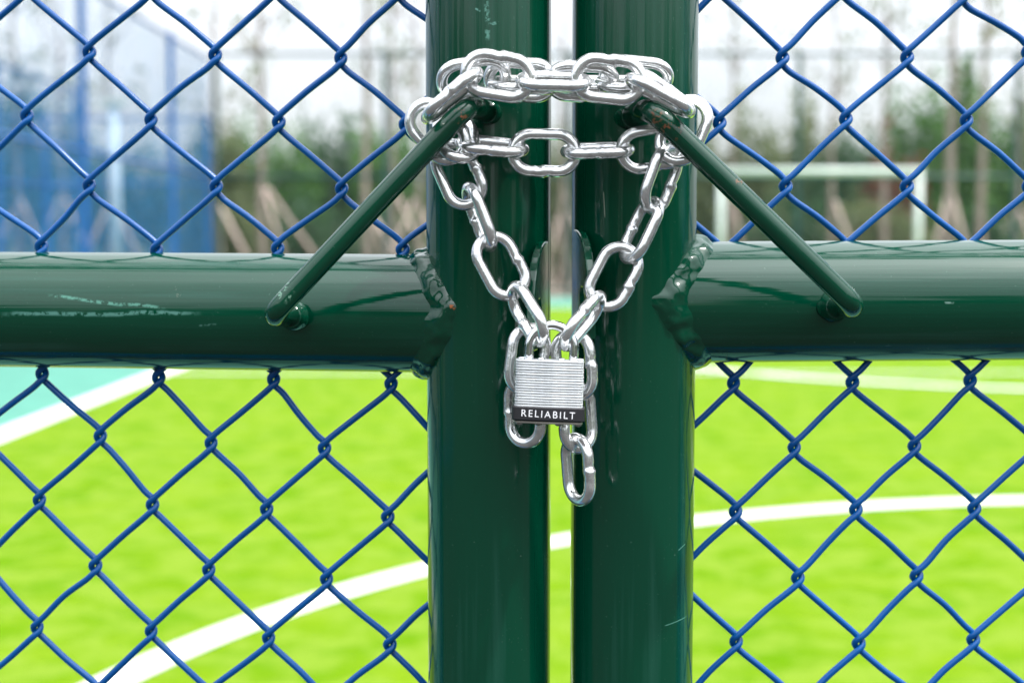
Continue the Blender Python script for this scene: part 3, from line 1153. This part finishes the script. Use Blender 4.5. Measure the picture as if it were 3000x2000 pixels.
# local axes: x right, z up, front face towards -y; sizes in metres
PW, PD, PH, NP = .0312, .0125, .0216, 18


def plan(w, d, crease=.0011, r=.0022):
    """Body outline seen from above: rounded corners and a shallow ridge down the front and back."""
    out = []
    hw, hd = w / 2, d / 2
    for sx, sy, a0 in ((1, 1, 0), (-1, 1, 90), (-1, -1, 180), (1, -1, 270)):
        cx, cy = sx * (hw - r), sy * (hd - r)
        for k in range(6):
            a = math.radians(a0 + 90 * k / 5)
            out.append((cx + r * math.cos(a), cy + r * math.sin(a)))
        if sx == 1 and sy == 1:
            out.append((0, hd + crease))
        if sx == -1 and sy == -1:
            out.append((0, -hd - crease))
    return out


def slab(w, d, h, ch=.00022, crease=.0011):
    rings = [(w - 2 * ch, d - 2 * ch, 0), (w, d, ch), (w, d, h - ch), (w - 2 * ch, d - 2 * ch, h)]
    mb = MB()
    v, n = [], 0
    for rw, rd, z in rings:
        p = plan(rw, rd, crease)
        n = len(p)
        v += [(x, y, z) for x, y in p]
    f = [tuple(range(n - 1, -1, -1)), tuple(3 * n + i for i in range(n))]
    for i in range(3):
        f += [(i * n + k, i * n + (k + 1) % n, (i + 1) * n + (k + 1) % n, (i + 1) * n + k) for k in range(n)]
    mb.add(v, f)
    return mb


ph = PH / NP
z_top = .0107
pl = slab(PW, PD, ph * .76, .00022).mesh('plate', M_PLATE, True, 25)
for i in range(NP):
    o = link('plate', pl, lock)
    o.location = (rnd.uniform(-.00010, .00010), rnd.uniform(-.00006, .00006), z_top - (i + 1) * ph)
zb = z_top - PH
core = MB()
core.box((-PW / 2 + .0012, -PD / 2 + .0009, zb), (PW / 2 - .0012, PD / 2 - .0009, z_top - .0004))
core.build('core', M_DARKSTEEL, lock, smooth=False)
o = slab(PW + .0022, PD + .0022, .0064, .0005, .0010).build('bumper_band', M_BLACK, lock, True, 35)
o.location = (0, 0, zb - .0062)
o = slab(PW + .0002, PD - .0004, .0012, .0002).build('bottom_plate', M_DARKSTEEL, lock, True, 35)
o.location = (0, 0, zb - .0076)
Rv = MB()
Rv.lathe([(.0017, 0), (.0017, .0004), (.0013, .0008), (.0006, .0010)], Matrix.Identity(4), 14)
rm = Rv.mesh('rivet', M_SHACKLE, True, 50)
rb = rm.copy()
rb.materials.clear()
rb.materials.append(M_DARKSTEEL)
for x in (-.0130, -.0040, .0052, .0140):
    o = link('rivet', rm, lock)
    o.location = (x, -.0040, z_top)
    o = link('rivet', rb, lock)
    o.location = (x - .0004, -.0040, zb - .0076)
    o.rotation_euler = (math.pi, 0, 0)
mb = MB()
sh_r, sh_c = .01035, .0005
zc = z_top + .0047
pts = [(sh_c - sh_r, 0, z_top - .002), (sh_c - sh_r, 0, z_top + .002)]
pts += [(sh_c + sh_r * math.cos(a), 0, zc + sh_r * 1.06 * math.sin(a)) for a in np.linspace(math.pi, 0, 26)]
pts += [(sh_c + sh_r, 0, z_top + .002), (sh_c + sh_r, 0, z_top - .002)]
mb.tube(pts, .0022, 20, up=(0, 1, 0))
mb.build('shackle', M_SHACKLE, lock)
# lettering on the band
fc = bpy.data.curves.new('lettering', 'FONT')
fc.body = 'RELIABILT'
fc.size = .0046
fc.extrude = .00006
fc.offset = .00001
fc.space_character = 1.34
fc.align_x = 'CENTER'
fc.align_y = 'CENTER'
tmp = bpy.data.objects.new('lettering_source', fc)
COL.objects.link(tmp)
dg = bpy.context.evaluated_depsgraph_get()
me = bpy.data.meshes.new_from_object(tmp.evaluated_get(dg))
bpy.data.objects.remove(tmp)
co = np.zeros(len(me.vertices) * 3)
me.vertices.foreach_get('co', co)
co = co.reshape(-1, 3)
co[:, 0] -= (co[:, 0].min() + co[:, 0].max()) / 2
co[:, 1] -= (co[:, 1].min() + co[:, 1].max()) / 2
co[:, 0] *= .0243 / np.ptp(co[:, 0])
co[:, 1] *= .0031 / np.ptp(co[:, 1])
hd = (PD + .0022) / 2
front = -hd - .0010 * (1 - np.abs(co[:, 0]) / (PW / 2)) - .00008        # follow the ridge of the band
W3 = np.c_[co[:, 0], front - co[:, 2], co[:, 1]]
me.vertices.foreach_set('co', W3.reshape(-1))
me.materials.clear()
me.materials.append(M_LETTER)
me.update()
o = link('lettering', me, lock)
o.location = (.0000, 0, zb - .0030)
o.rotation_euler = (0, math.radians(1.4), 0)
tag(lock, 'laminated steel padlock with black lettered band, holding the chain ends together', 'padlock')
